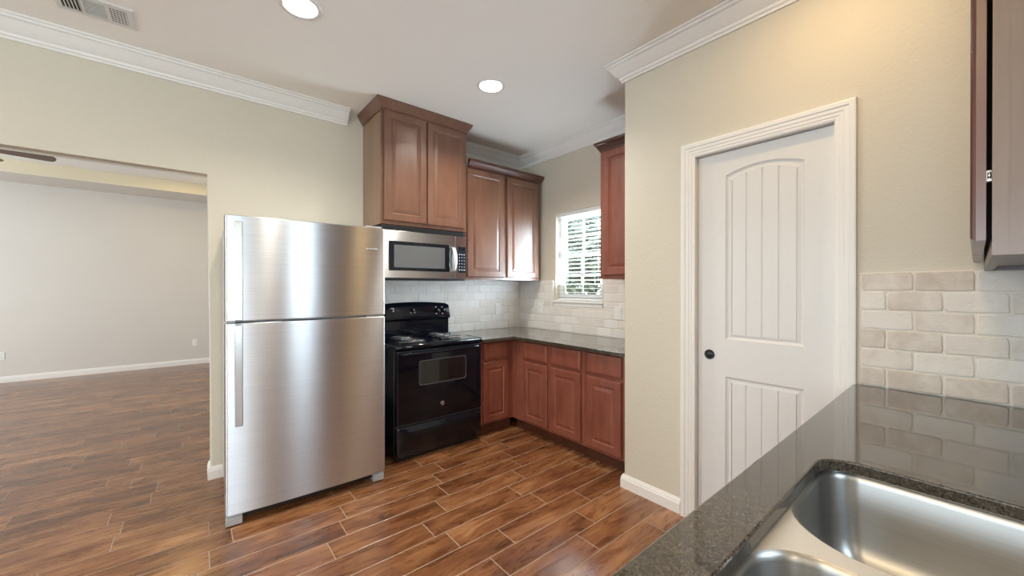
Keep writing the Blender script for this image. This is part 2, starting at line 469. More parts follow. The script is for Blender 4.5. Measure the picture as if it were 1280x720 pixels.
# window wall
WY0, WY1, WZ0, WZ1 = 2.215, 2.805, 1.19, 2.10
b = MB()
b.box(XW, 3.045, YE, YB, 0, WZ0); b.box(XW, 3.045, YE, YB, WZ1, CZ + .15)
b.box(XW, 3.045, YE, WY0, WZ0, WZ1); b.box(XW, 3.045, WY1, YB, WZ0, WZ1)
struct(b, 'wall_window', M['wall'])
def wall_with_window(name, mat, axis, at, thick, a0, a1, w0, w1, z0, z1):
    b = MB()
    def bx(p0, p1, q0, q1):
        if axis == 'y': b.box(p0, p1, at - thick, at, q0, q1)
        else: b.box(at - thick, at, p0, p1, q0, q1)
    bx(a0, w0, 0, CZ + .15); bx(w1, a1, 0, CZ + .15); bx(w0, w1, z1, CZ + .15)
    if z0 > 0: bx(w0, w1, 0, z0)
    return struct(b, name, mat)
wall_with_window('wall_sink', M['wall'], 'y', -.35, .12, .40, XD, .705, 1.115, 1.14, 2.10)
b = MB(); b.box(.40, .52, -3.6, -.47, 0, CZ + .15); struct(b, 'wall_dining', M['wall'])
b = MB()
for x0, x1, z0, z1 in ((-4.3, -3.45, 0, 3), (-2.35, -1.55, 0, 3), (.05, .52, 0, 3), (-3.45, -2.35, 0, .8), (-3.45, -2.35, 2.1, 3), (-1.55, .05, 2.1, 3)):
    b.box(x0, x1, -3.62, -3.5, z0, min(z1, CZ + .15))
struct(b, 'wall_front', M['wall'])
wall_with_window('wall_left', M['wall'], 'x', -4.2, .10, -3.6, 3.38, -.6, 1.4, .75, 2.15)
# living room walls
b = MB(); b.box(-5.1, 1.1, 8.62, 8.75, 0, CZ + .3); struct(b, 'wall_far', M['living'])
b = MB(); b.box(.95, 1.07, YL, 8.62, 0, CZ + .3); struct(b, 'wall_living_right', M['living'])
wall_with_window('wall_living_left', M['living'], 'x', -5.0, .12, 3.38, 8.75, 4.8, 7.2, .7, 2.2)
b = MB(); b.box(-5.1, -4.3, 3.38, YL, 0, CZ + .3); struct(b, 'wall_living_front', M['living'])
b = MB(); b.box(-4.29, 1.07, YL + .0005, YL + .0035, OZ + .02, CZ); struct(b, 'wall_living_header', M['living'])

# crown moulding
H = CZ
crown = [(0, H - .118), (.010, H - .118), (.012, H - .106), (.020, H - .100), (.024, H - .088), (.040, H - .076), (.060, H - .046), (.072, H - .030), (.084, H - .025), (.086, H - .014), (.096, H - .010), (.096, H), (0, H)]
mb = MB(); mb.sweep([(1.0, YB), (-4.2, YB)], crown); struct(mb, 'trim_1', M['white'], autosmooth=25)
mb = MB(); mb.sweep([(XD, -.35), (XD, YE), (XW, YE), (XW, YB), (1.93, YB)], crown); struct(mb, 'trim_2', M['white'], autosmooth=25)
# baseboards
base = [(0, 0), (.015, 0), (.015, .058), (.012, .066), (.012, .072), (.007, .080), (.006, .086), (0, .088)]
mb = MB(); mb.sweep([(XD, DY1 + .078), (XD, YE), (XD + .12, YE)], base); struct(mb, 'baseboard_right', M['white'])
mb = MB(); mb.sweep([(1.10, YB), (OX, YB), (OX, YL)], base); struct(mb, 'baseboard_back', M['white'])
mb = MB(); mb.sweep([(.95, 8.62), (-5.0, 8.62)], base); struct(mb, 'baseboard_far', M['white'])

# pantry door: casing, jamb, moulded slab
cas = [(0.0, 0), (0, .006), (.008, .010), (.016, .010), (.020, .013), (.032, .014), (.036, .017), (.050, .018), (.054, .022), (.070, .024), (.076, .022), (.078, 0)]
ci0, ci1, cz = DY0 + .006, DY1 - .006, DZ - .004
mb = MB()
loops = []
for (y, z, dy, dz) in ((ci1, 0, 1, 0), (ci1, cz, 1, 1), (ci0, cz, -1, 1), (ci0, 0, -1, 0)):
    loops.append([Vector((XD - o, y + dy * d, z + dz * d)) for d, o in cas])
mb.loft(loops, True, True)
door = thing('door_1', (XD + .03, (DY0 + DY1) / 2, 0), None, None, kind='structure')
mb.build('casing', M['white'], door, autosmooth=20)
mb = MB()
mb.box(XD - .002, XD + .113, ci1, DY1 - .0005, 0, DZ - .004); mb.box(XD - .002, XD + .113, DY0 + .0005, ci0, 0, DZ - .004)
mb.box(XD - .002, XD + .113, DY0 + .0005, DY1 - .0005, cz, DZ - .0005)
mb.build('jamb', M['white'], door)
SX = XD + .030
df = SIDE(SX)
u0, u1, zt = -(ci1 - .003), -(ci0 + .003), cz - .004
pu0, pu1 = -.872, -.520
def arc(u, vb, rise):
    m = (pu0 + pu1) / 2; h = (pu1 - pu0) / 2
    return vb + rise * (1 - ((u - m) / h) ** 2)
def contour(v0, v1, rise, ins):
    a, bb = pu0 + ins, pu1 - ins; n = 16
    pts = [(a, v0 + ins), (bb, v0 + ins)]
    for k in range(n + 1):
        u = bb + (a - bb) * k / n
        s_ = (u - (a + bb) / 2) / ((bb - a) / 2)
        pts.append((u, v1 - ins + rise * (1 - s_ * s_)))
    return pts
panels = [(1.045, 1.935, .036), (.215, .842, 0.0)]
mb = MB()
mb.fill([[df.p(u, v) for u, v in ((u0, .006), (u1, .006), (u1, zt), (u0, zt))]] + [[df.p(u, v) for u, v in contour(*p, 0)] for p in panels])
for p in panels:
    L = [[df.p(u, v, wv) for u, v in contour(*p, i)] for i, wv in ((0, 0), (.003, -.004), (.010, -.0085), (.014, -.009), (.026, -.005), (.030, -.0045))]
    mb.loft(L)
    a, bb = pu0 + .030, pu1 - .030; nP = 4; wd = (bb - a) / nP
    base_pts = contour(*p, .030)
    mb.face([mb.bm.verts.new(df.p(u, v, -.0085)) for u, v in base_pts])
    mid = (a + bb) / 2; hw = (bb - a) / 2
    top = lambda u: p[1] - .030 + p[2] * (1 - ((u - mid) / hw) ** 2)
    for k in range(nP):
        l0, l1 = a + k * wd + (.003 if k else 0), a + (k + 1) * wd - (.003 if k < nP - 1 else 0)
        n = 6
        def strip(i, wv):
            q = [(l0 + i, p[0] + .030), (l1 - i, p[0] + .030)]
            for j in range(n + 1):
                u = l1 - i + (l0 - l1 + 2 * i) * j / n; q.append((u, top(u)))
            return [df.p(u, v, wv) for u, v in q]
        mb.loft([strip(0, -.0085), strip(.0025, -.0045)], cap1=True)
# slab edges and back
mb.loft([[df.p(u, v, wv) for u, v in ((u0, .006), (u1, .006), (u1, zt), (u0, zt))] for wv in (0, -.035)], cap1=True)
slab = mb.build('door_slab', M['door'], door)
mb = MB(); cx = df.p(-.955, .952)
mb.lathe([(0, -.002), (.024, -.002), (.027, -.004), (.027, 0)], cx, 'x', 28, cap0=False)
mb.lathe([(.019, -.0021), (.018, -.0028), (.0, -.0026)], cx, 'x', 28)
mb.build('door_pull', M['iron'], slab)

# kitchen window
win = thing('window_1', (3.0, (WY0 + WY1) / 2, WZ0), None, None, kind='structure')
def rect_frame(mb, fr, a0, a1, b0, b1, t, w0, w1):
    mb.box(a0, a1, w0, w1, b0, b0 + t, fr=fr); mb.box(a0, a1, w0, w1, b1 - t, b1, fr=fr)
    mb.box(a0, a0 + t, w0, w1, b0 + t, b1 - t, fr=fr); mb.box(a1 - t, a1, w0, w1, b0 + t, b1 - t, fr=fr)
wf = SIDE(3.03)
mb = MB(); rect_frame(mb, wf, -WY1 + .001, -WY0 - .001, WZ0 + .001, WZ1 - .001, .035, -.012, .045); mb.build('window_frame', M['vinyl'], win)
mz = 1.655
for nm, z0, z1, w0 in (('upper_sash', mz - .018, WZ1 - .036, .004), ('lower_sash', WZ0 + .036, mz + .018, .021)):
    mb = MB(); a0, a1 = -WY1 + .036, -WY0 - .036
    rect_frame(mb, wf, a0, a1, z0, z1, .032, w0, w0 + .017)
    s_ = mb.build(nm, M['vinyl'], win)
    m2 = MB(); um = (a0 + a1) / 2; zm = (z0 + z1) / 2
    m2.box(um - .011, um + .011, w0 + .003, w0 + .014, z0 + .032, z1 - .032, fr=wf)
    m2.box(a0 + .032, a1 - .032, w0 + .003, w0 + .014, zm - .011, zm + .011, fr=wf)
    m2.build('muntin', M['vinyl'], s_)
    m3 = MB(); m3.box(a0 + .03, a1 - .03, w0 + .007, w0 + .009, z0 + .03, z1 - .03, fr=wf); m3.build('pane', M['glass'], s_)
mb = MB(); mb.box(XW - .022, 3.0, WY0 - .02, WY1 + .03, WZ0 - .022, WZ0 + .002, .005); mb.build('window_sill', M['white'], win)
mb = MB(); mb.box(XW - .012, XW - .0005, WY0 - .01, WY1 + .02, WZ0 - .058, WZ0 - .022, .003); mb.build('sill_apron', M['white'], win)
# plain windows of the unseen walls
def plain_window(name, fr, a0, a1, z0, z1, nx):
    wn = thing(name, fr.p((a0 + a1) / 2, z0, 0), None, None, kind='structure')
    mb = MB(); rect_frame(mb, fr, a0 + .002, a1 - .002, z0 + .002, z1 - .002, .045, -.09, -.04)
    for k in range(1, nx):
        u = a0 + (a1 - a0) * k / nx; mb.box(u - .03, u + .03, -.085, -.045, z0 + .047, z1 - .047, fr=fr)
    mb.build('window_frame', M['vinyl'], wn)
    mb = MB(); mb.box(a0 + .045, a1 - .045, -.068, -.065, z0 + .045, z1 - .045, fr=fr); mb.build('pane', M['glass'], wn)
plain_window('window_2', Fr((0, -.35, 0), (1, 0, 0), (0, 1, 0)), .705, 1.115, 1.14, 2.10, 1)
plain_window('window_3', Fr((0, -3.5, 0), (1, 0, 0), (0, 1, 0)), -3.45, -2.35, .8, 2.1, 2)
plain_window('window_4', Fr((-5.0, 0, 0), (0, 1, 0), (1, 0, 0)), 4.8, 7.2, .7, 2.2, 3)
plain_window('added_side_window', Fr((-4.2, 0, 0), (0, 1, 0), (1, 0, 0)), -.6, 1.4, .75, 2.15, 3)  # unseen window added for the extra side daylight
plain_window('door_2', Fr((0, -3.5, 0), (1, 0, 0), (0, 1, 0)), -1.55, .05, .0, 2.1, 2)

# ------------------------------------------------------------------ tile backsplashes
TH = .0797
def tile_wall(name, fr, regions, vbase, seed, label, mat, loc, jit=.0012, loose=.0006, gh=.0065):
    rng = random.Random(seed)
    mb = MB(tint=True); gm = MB()
    tl = .1565
    tints = {}
    for (a0, a1, b0, b1) in regions:
        gm.box(a0, a1, .0005, gh, b0, b1, fr=fr)
        r0 = int(math.floor((b0 - vbase) / TH + 1e-6)); r1 = int(math.ceil((b1 - vbase) / TH - 1e-6))
        for r in range(r0, r1):
            sh = 0 if (r % 2) else tl / 2
            for k in range(int(math.floor((a0 - sh) / tl)) - 1, int(math.ceil((a1 - sh) / tl)) + 1):
                x0, x1 = max(a0, sh + k * tl), min(a1, sh + (k + 1) * tl)
                y0, y1 = max(b0, vbase + r * TH), min(b1, vbase + (r + 1) * TH)
                if x1 - x0 < .012 or y1 - y0 < .012: continue
                t = tints.setdefault((r, k), (rng.random() ** 1.3, rng.random(), rng.random()))
                g_ = .0022
                n = 5
                # ragged tumbled outline
                pts = []
                c4 = [(x0 + g_, y0 + g_), (x1 - g_, y0 + g_), (x1 - g_, y1 - g_), (x0 + g_, y1 - g_)]
                for q in range(4):
                    p, p2 = c4[q], c4[(q + 1) % 4]
                    for j in range(n):
                        f = (j + (.18 if j == 0 else 0)) / n
                        pts.append((p[0] + (p2[0] - p[0]) * f, p[1] + (p2[1] - p[1]) * f))
                mx, my = (x0 + x1) / 2, (y0 + y1) / 2
                pts = [(px + rng.uniform(-jit, jit), py + rng.uniform(-jit, jit)) for px, py in pts]
                hh = .0105 + rng.uniform(-loose, loose)
                def ins(i, wv): return [fr.p(px - i * (1 if px > mx else -1) * min(1, abs(px - mx) * 40), py - i * (1 if py > my else -1) * min(1, abs(py - my) * 60), wv) for px, py in pts]
                mb.loft([ins(0, .005), ins(.0006, hh - .0022), ins(.0022, hh - .0005), ins(.005, hh)], cap1=True, tint=t, smooth=True)
    o = mb.build(name, mat, None, loc=loc); tag(o, label, 'backsplash')
    gm.build('grout', M['tilegrout'], o)
    return o
tile_wall('tile_backsplash', SIDE(XD), [(-.318, .349, .9145, 1.392)], .9145, 4, 'beige tumbled stone brick tiles above the sink counter, right of the white door', M['tile'], (XD, 0, .9145))
CT = .872
tile_wall('tile_backsplash', BACK(YB), [(1.04, 1.925, .60, 1.40), (1.925, XW - .012, CT + .0005, 1.40)], CT + .0005, 5, 'pale stone tile splashback behind the black range, below the wall cabinets', M['tile_pale'], (2.0, YB, .60), gh=.0088)
tile_wall('tile_backsplash', SIDE(XW), [(-YB + .001, -YE - .001, CT + .0005, 1.13), (-YB + .001, -WY1 - .032, 1.13, 1.40), (-WY0 + .022, -YE - .001, 1.13, 1.40)], CT + .0005, 6, 'pale stone tile splashback under the blind-covered window', M['tile_pale'], (XW, 2.4, CT), gh=.0088)

# ------------------------------------------------------------------ cabinetry
def raised_panel(mb, fr, u0, u1, v0, v1, w0, stile=.055, t=.019):
    def L(i, wv): return [fr.p(u, v, w0 + wv) for u, v in ((u0 + i, v0 + i), (u1 - i, v0 + i), (u1 - i, v1 - i), (u0 + i, v1 - i))]
    S = [L(0, 0), L(0, t - .007), L(.002, t - .003), L(.006, t), L(stile, t), L(stile + .004, t - .003), L(stile + .007, t - .0075), L(stile + .011, t - .0075),
         L(stile + .034, t - .001), L(stile + .037, t - .0005)]
    mb.loft(S, True, True)
def drawer_front(mb, fr, u0, u1, v0, v1, w0, t=.019):
    def L(i, wv): return [fr.p(u, v, w0 + wv) for u, v in ((u0 + i, v0 + i), (u1 - i, v0 + i), (u1 - i, v1 - i), (u0 + i, v1 - i))]
    mb.loft([L(0, 0), L(0, t - .008), L(.003, t - .004), L(.012, t - .002), L(.016, t)], True, True)
def cabinet(name, fr, u0, u1, v0, v1, depth, doors, drawers, label, mat, side=None, toe=0, toe_rec=.055, group=None, cat='cabinet', gap=0, door_mat=None, top=True):
    c_ = fr.p((u0 + u1) / 2, 0 if toe else v0, -depth / 2)
    t = thing(name, c_, label, cat, group)
    mb = MB(); rec = .014 if not toe else 0
    # carcass: sides, back, bottom (recessed), top
    mb.box(u0 + .0025, u0 + .016, -depth, -.019, v0, v1, fr=fr); mb.box(u1 - .016, u1 - .0025, -depth, -.019, v0, v1, fr=fr)
    mb.box(u0 + .016, u1 - .016, -depth, -depth + .008, v0, v1, fr=fr)
    mb.box(u0 + .016, u1 - .016, -depth + .008, -.019, v0 + rec, v0 + rec + .014, fr=fr)
    if top: mb.box(u0 + .016, u1 - .016, -depth + .008, -.019, v1 - .014, v1, fr=fr)
    mb.build('carcass', side or mat, t)
    mb = MB(); s = .034
    sl_ = max(s, min(d[0] for d in doors) - u0 + .012); sr_ = max(s, u1 - max(d[1] for d in doors) + .012)
    mb.box(u0, u0 + sl_, -.019, 0, v0, v1, fr=fr); mb.box(u1 - sr_, u1, -.019, 0, v0, v1, fr=fr)
    mb.box(u0 + sl_, u1 - sr_, -.019, 0, v0, v0 + s, fr=fr); mb.box(u0 + sl_, u1 - sr_, -.019, 0, v1 - s, v1, fr=fr)
    ds = sorted(doors)
    for a, b2 in zip(ds, ds[1:]):
        m = (a[1] + b2[0]) / 2
        if m - .022 > u0 + s: mb.box(m - .022, m + .022, -.019, 0, v0 + s, v1 - s, fr=fr)
    if drawers and doors:
        zz = (drawers[0][2] + doors[0][3]) / 2
        mb.box(u0 + sl_, u1 - sr_, -.019, -.0002, zz - .018, zz + .018, fr=fr)
    mb.build('face_frame', mat, t)
    for d in doors:
        mb = MB(); raised_panel(mb, fr, *d, .0004 + gap); mb.build('door', door_mat or mat, t)
    for d in drawers:
        mb = MB(); drawer_front(mb, fr, *d, .0004); mb.build('drawer', mat, t)
    if toe:
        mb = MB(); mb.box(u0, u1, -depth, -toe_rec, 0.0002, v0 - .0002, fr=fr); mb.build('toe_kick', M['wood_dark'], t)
    return t
def cab_crown(t, fr, u0, u1, v, depth, mat, left=True, right=True, h=.075, out=.048):
    prof = [(0, v - .012), (.006, v - .012), (.008, v), (.014, v + .004), (.020, v + .018), (.034, v + .036), (.040, v + h - .022), (out - .002, v + h - .016), (out, v + h - .012), (out, v + h), (0, v + h)]
    P = []
    if left: P.append((u0, -depth))
    P += [(u0, .001), (u1, .001)]
    if right: P.append((u1, -depth))
    path = [fr.p(u, 0, wv) for u, wv in P]
    path = [(p.x, p.y) for p in path]
    # keep the room on the left of the path: u runs left to right when seen from the room
    path = path[::-1]
    mb = MB(); mb.sweep(path, prof); mb.build('crown_moulding', mat, t, autosmooth=25)

WU, WL = M['wood_up'], M['wood_low']
# tall cabinet over the microwave
fT = BACK(2.96)
tall = cabinet('wall_cabinet', fT, 1.13, 1.912, 1.828, 2.735, .418, [(1.150, 1.514, 1.855, 2.715), (1.522, 1.886, 1.855, 2.715)], [],
    'tall cherry wall cabinet reaching the ceiling, mounted above the microwave', WU, M['wood_side'])
cab_crown(tall, fT, 1.13, 1.912, 2.727, .415, M['wood_up'], True, True, .0725, .046)
# two-door cabinet in the corner
fC = BACK(3.0)
c2 = cabinet('wall_cabinet', fC, 1.916, 2.862, 1.398, 2.455, .368, [(1.945, 2.376, 1.424, 2.428), (2.416, 2.842, 1.424, 2.428)], [],
    'two-door cherry wall cabinet right of the microwave, in the corner by the window', WU, None)
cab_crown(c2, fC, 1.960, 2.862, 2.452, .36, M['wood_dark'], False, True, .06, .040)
# narrow cabinet right of the window
fR = SIDE(2.60)
c3 = cabinet('wall_cabinet', fR, -1.985, -1.502, 1.395, 2.462, .312, [(-1.955, -1.520, 1.425, 2.435)], [],
    'narrow cherry wall cabinet right of the window, half hidden by the pantry wall', M['wood_low'], None)
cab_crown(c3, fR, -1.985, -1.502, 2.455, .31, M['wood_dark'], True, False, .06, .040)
# cabinet over the sink counter, seen end-on
fS = SINKF(-.0185)
c4 = cabinet('wall_cabinet', fS, -2.196, -1.12, 1.388, 2.46, .318, [(-2.18, -1.672, 1.416, 2.43), (-1.664, -1.123, 1.416, 2.43)], [],
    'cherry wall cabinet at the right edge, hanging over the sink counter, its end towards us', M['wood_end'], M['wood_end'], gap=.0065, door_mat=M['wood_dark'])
for z in (1.535, 2.01):
    mb = MB(); mb.box(-1.150, -1.130, .0004, .0066, z - .010, z + .010, fr=fS); mb.tube([fS.p(-1.1275, z - .006, .003), fS.p(-1.1275, z + .006, .003)], .0024)
    mb.build('hinge', M['chrome'], c4)

# base cabinets
fB = BACK(2.80)
cabinet('base_cabinet', fB, 1.945, 2.3295, .10, .841, .565, [(1.984, 2.268, .118, .655)], [(1.984, 2.268, .677, .829)],
    'single-door cherry base cabinet with one drawer, beside the black range', WL, toe=1, toe_rec=.035, top=False)
fW = SIDE(2.33)
lab = ['cherry base cabinet next to the inside corner, first of three under the window counter',
       'cherry base cabinet in the middle of the three under the window counter',
       'cherry base cabinet at the right end under the window counter, against the pantry wall']
for (a, b2, d0, d1), l in zip(((-2.80, -2.305, -2.635, -2.325), (-2.304, -1.931, -2.285, -1.960), (-1.930, -1.5005, -1.905, -1.590)), lab):
    cabinet('base_cabinet', fW, a, b2, .10, .841, .590, [(d0, d1, .122, .655)], [(d0, d1, .677, .832)], l, WL, toe=1, toe_rec=.055, top=False)
# sink base run
fK = SINKF(.295)
sk = cabinet('sink_base_cabinet', fK, -2.195, -.27, .10, .8835, .63, [(-2.16, -1.72, .13, .66), (-1.69, -1.26, .13, .66), (-1.22, -.79, .13, .66), (-.75, -.32, .13, .66)],
    [(-2.16, -1.72, .69, .855), (-1.69, -1.26, .69, .855), (-1.22, -.79, .69, .855), (-.75, -.32, .69, .855)], 'long cherry base cabinet carrying the granite sink counter in the foreground', WL, toe=1, top=False)

# ------------------------------------------------------------------ granite tops
def slab(mb, outer, holes, z0, z1, e=.004):
    """outer/hole outlines as functions of an inset (positive = into the stone)"""
    mb.fill([[(x, y, z1) for x, y in outer(e)]] + [[(x, y, z1) for x, y in h(e)] for h in holes])
    mb.fill([[(x, y, z0) for x, y in outer(e)]] + [[(x, y, z0) for x, y in h(e)] for h in holes])
    for f in [outer] + holes:
        mb.loft([[(x, y, z1) for x, y in f(e)], [(x, y, z1 - e * .3) for x, y in f(e * .3)], [(x, y, z1 - e) for x, y in f(0)], [(x, y, z0 + e) for x, y in f(0)], [(x, y, z0) for x, y in f(e)]])
CX0, CX1, CY0, CY1 = .42, 1.205, -.165, .240
mb = MB()
slab(mb, lambda i: rrect(.22 + i, XD - .012 - i * 0, -.348, .337 - i, [.002, .002, .002, .03], 5),
     [lambda i: rrect(CX0 - i, CX1 + i, CY0 - i, CY1 + i, .068 + i, 8)], .884, .914)
ct = mb.build('countertop', M['granite'], None, loc=(1.2, 0, .884))
tag(ct, 'dark brown granite counter in the foreground with the sink cut-out', 'countertop')
# L-shaped back counter
def Lout(i): return [(1.944, 2.728 + i), (2.285 + i, 2.728 + i), (2.285 + i, YE + .002), (XW - .012, YE + .002), (XW - .012, YB - .012), (1.944, YB - .012)]
mb = MB(); slab(mb, Lout, [], CT - .030, CT)
c_ = mb.build('countertop', M['granite'], None, loc=(2.5, 3.0, CT - .03)); tag(c_, 'L-shaped dark granite counter on the base cabinets in the corner under the window', 'countertop')

# ------------------------------------------------------------------ sink
sink = thing('kitchen_sink', (.81, .04, .70), 'double-bowl stainless steel sink set under the granite in the foreground', 'sink')
SZ = .8835
bowls = [(.832, 1.212, -.160, .243, [.10, .068, .072, .135]), (.428, .793, -.160, .243, [.068, .08, .095, .068])]
def bl(bw, i, z, add=0):
    u0_, u1_, v0_, v1_, r = bw
    return [(x, y, z) for x, y in rrect(u0_ + i, u1_ - i, v0_ + i, v1_ - i, [max(.02, q - i * .55 + add) for q in r], 9)]
mb = MB()
mb.fill([[(x, y, SZ) for x, y in rrect(.385, 1.245, -.20, .275, .07, 8)]] + [bl(b_, 0, SZ) for b_ in bowls])
mb.loft([[(x, y, z) for x, y in rrect(.385, 1.245, -.20, .275, .07, 8)] for z in (SZ, SZ - .003)])
mb.build('sink_rim', M['sinkrim'], sink)
for b_ in bowls:
    mb = MB()
    st = [(0, SZ), (.0015, SZ - .0008), (.005, SZ - .003), (.0075, SZ - .007), (.009, SZ - .014), (.014, .78), (.018, .735), (.024, .715), (.036, .701), (.055, .693), (.09, .690)]
    L = [bl(b_, i, z) for i, z in st]
    cxm, cym = (b_[0] + b_[1]) / 2, (b_[2] + b_[3]) / 2
    nn = len(L[0])
    L.append([(cxm + .05 * math.cos(math.atan2(y - cym, x - cxm)), cym + .05 * math.sin(math.atan2(y - cym, x - cxm)), .686) for x, y, z in L[-1]])
    mb.loft(L, cap1=True, smooth=True)
    bo = mb.build('bowl', M['sink'], sink)
    mb = MB(); mb.lathe([(.052, .6885), (.050, .691), (.042, .690), (.038, .684), (0, .683)], (cxm, cym, 0), 'z', 28); mb.build('drain', M['chrome'], bo)

# ------------------------------------------------------------------ refrigerator
fr_ = thing('refrigerator', (.583, 2.97, 0), 'tall stainless steel top-freezer refrigerator standing left of the black range', 'refrigerator')
FX0, FX1 = .141, 1.028
mb = MB(); mb.box(.152, 1.017, 2.672, 3.345, .055, 1.712, .008, 2); mb.build('cabinet_body', M['fridgeside'], fr_)
def fridge_door(name, z0, z1):
    mb = MB(); n = 24; rows = []
    def outline(i):
        pts = []
        ks = [-1, -.992, -.982, -.97, -.965, -.96] + [-.92 + 1.84 * k / n for k in range(n + 1)] + [.96, .965, .97, .982, .992, 1]
        for s_ in ks:
            x = (FX0 + FX1) / 2 + s_ * ((FX1 - FX0) / 2 - i)
            y = 2.602 - .010 * (1 - s_ * s_) + i * .6
            ed = max(0, abs(s_) - .965) / .035
            y += .010 * ed * ed
            pts.append((x, y))
        pts += [(FX1 - i, 2.664), (FX0 + i, 2.664)]
        return pts
    L = [[(x, y, z) for x, y in outline(i)] for i, z in ((.005, z0), (.0015, z0 + .0015), (0, z0 + .005), (0, z0 + .0062), (0, z1 - .0062), (0, z1 - .005), (.0015, z1 - .0015), (.005, z1))]
    mb.loft(L, True, True)
    return mb.build(name, M['steel'], fr_, autosmooth=35)
dF = fridge_door('freezer_door', 1.140, 1.728)
dR = fridge_door('fridge_door', .068, 1.128)
def bar_handle(par, z0, z1, zs):
    mb = MB(); mb.box(.185, .222, 2.560, 2.572, z0, z1, .004, 2)
    for z in zs: mb.box(.192, .215, 2.570, 2.606, z - .016, z + .016, .003)
    mb.build('handle', M['steel_v'], par)
bar_handle(dF, 1.146, 1.690, (1.18, 1.655)); bar_handle(dR, .566, 1.122, (.60, 1.088))
mb = MB()
for k, wd in enumerate((.009, .006, .006, .004, .006, .006, .005, .007, .005)):
    x = .898 + k * .0085; mb.box(x, x + .0062, 2.5935, 2.602, 1.584 - wd * .55, 1.584 + wd * .75, .001, 1)
mb.build('badge', M['chrome'], dF, label='small silver brand badge')
mb = MB(); mb.box(.90, 1.01, 2.62, 2.72, 1.7285, 1.742, .004); mb.build('hinge_cover', M['greyplastic'], fr_)
for x0, x1 in ((.149, .19), (.90, 1.02)):
    mb = MB(); mb.box(x0, x1, 2.612, 2.66, 1.1285, 1.1395); mb.build('centre_hinge', M['greyplastic'], fr_)
mb = MB(); mb.box(.16, 1.01, 2.655, 2.70, .022, .066, .002); mb.build('kick_grille', M['blackmat'], fr_)
for x0, x1 in ((.146, .222), (.952, 1.022)):
    mb = MB(); mb.prism([(2.618, .006), (2.618, .040), (2.632, .066), (2.69, .066), (2.69, .0)], Fr((0, 0, 0), (0, 1, 0), (1, 0, 0)), x0, x1, .003); mb.build('foot', M['greyplastic'], fr_)
for x0, x1 in ((.20, .26), (.91, .97)):
    mb = MB(); mb.lathe([(.022, 0), (.022, .03), (.012, .03), (.012, .06)], ((x0 + x1) / 2, 3.25, 0), 'z', 16, True, True); mb.build('rear_roller', M['blackmat'], fr_)

fr_.o.rotation_euler.z = math.radians(-1.4)     # stands very slightly askew

# ------------------------------------------------------------------ range
rg = thing('electric_range', (1.545, 3.05, 0), 'black freestanding electric coil range between refrigerator and corner cabinet', 'range')
RX0, RX1 = 1.157, 1.938
mb = MB(); mb.box(RX0 + .004, RX1 - .004, 2.792, 3.335, .03, .862, .004); mb.build('range_body', M['black'], rg)
mb = MB(); mb.box(RX0 + .03, RX1 - .03, 2.83, 3.32, 0.0, .032); mb.build('range_plinth', M['blackmat'], rg)
# cooktop with rounded front lip
mb = MB()
pr = [(2.748, .856), (2.742, .866), (2.744, .880), (2.752, .889), (2.770, .892), (2.785, .889), (3.285, .889), (3.285, .856)]
mb.prism(pr, Fr((0, 0, 0), (0, 1, 0), (1, 0, 0)), RX0, RX1, .002, 1); top = mb.build('cooktop', M['black'], rg, autosmooth=50)
for (bx, by, br) in ((1.365, 2.93, .105), (1.375, 3.15, .082), (1.735, 2.93, .082), (1.745, 3.15, .105)):
    mb = MB()
    mb.lathe([(br + .022, .8905), (br + .018, .8935), (br + .006, .893), (br - .02, .8905), (.02, .8895), (0, .8895)], (bx, by, 0), 'z', 36)
    pan = mb.build('drip_pan', M['chrome'], top)
    pts = []; turns = 4 if br > .1 else 3; N = turns * 28
    for k in range(N + 1):
        a = 2 * PI * turns * k / N; r = .018 + (br - .018) * k / N
        pts.append((bx + r * math.cos(a), by + r * math.sin(a), .9005))
    m2 = MB(); m2.tube(pts, .0048, 6)
    for a in (0, 2 * PI / 3, 4 * PI / 3):
        m2.tube([(bx + .012 * math.cos(a), by + .012 * math.sin(a), .8965), (bx + br * math.cos(a), by + br * math.sin(a), .8965)], .0022, 5)
    m2.build('coil_burner', M['coil'], top)
# back guard: lower riser, overhanging sloped control panel with an arched top
mb = MB(); n = 20; L = []
for k in range(n + 1):
    s_ = -1 + 2 * k / n; x = (RX0 + RX1) / 2 + s_ * (RX1 - RX0 - .03) / 2
    zt_ = 1.192 - .022 * s_ * s_ - (.012 if abs(s_) > .999 else 0)
    L.append([(x, 3.292, .889), (x, 3.292, 1.022), (x, 3.262, 1.036), (x, 3.258, 1.046), (x, 3.288, zt_ - .010), (x, 3.296, zt_), (x, 3.322, zt_), (x, 3.335, zt_ - .02), (x, 3.335, .889)])
mb.loft(L, True, True); bgd = mb.build('backguard', M['black'], rg, autosmooth=35)
def on_panel(x, z):
    f = (z - 1.046) / (1.17 - 1.046); return Vector((x, 3.258 + f * .030, z))
def knob(x, z, r):
    p = on_panel(x, z); mb = MB()
    mb.lathe([(r * 1.05, 0), (r, -.006), (r * .85, -.022), (r * .6, -.025), (0, -.025)], p + Vector((0, .003, 0)), 'y', 24)
    mb.box(p.x - .004, p.x + .004, p.y - .030, p.y - .018, z - r * .8, z + r * .8, .002, 1)
    k = mb.build('knob', M['black'], bgd)
    m2 = MB(); m2.box(p.x - .0015, p.x + .0015, p.y - .0306, p.y - .0295, z + r * .1, z + r * .75); m2.build('pointer', M['mark'], k)
knob(1.787, 1.108, .021); knob(1.852, 1.106, .021); knob(1.540, 1.116, .019)
mb = MB(); p = on_panel(1.540, 1.116)
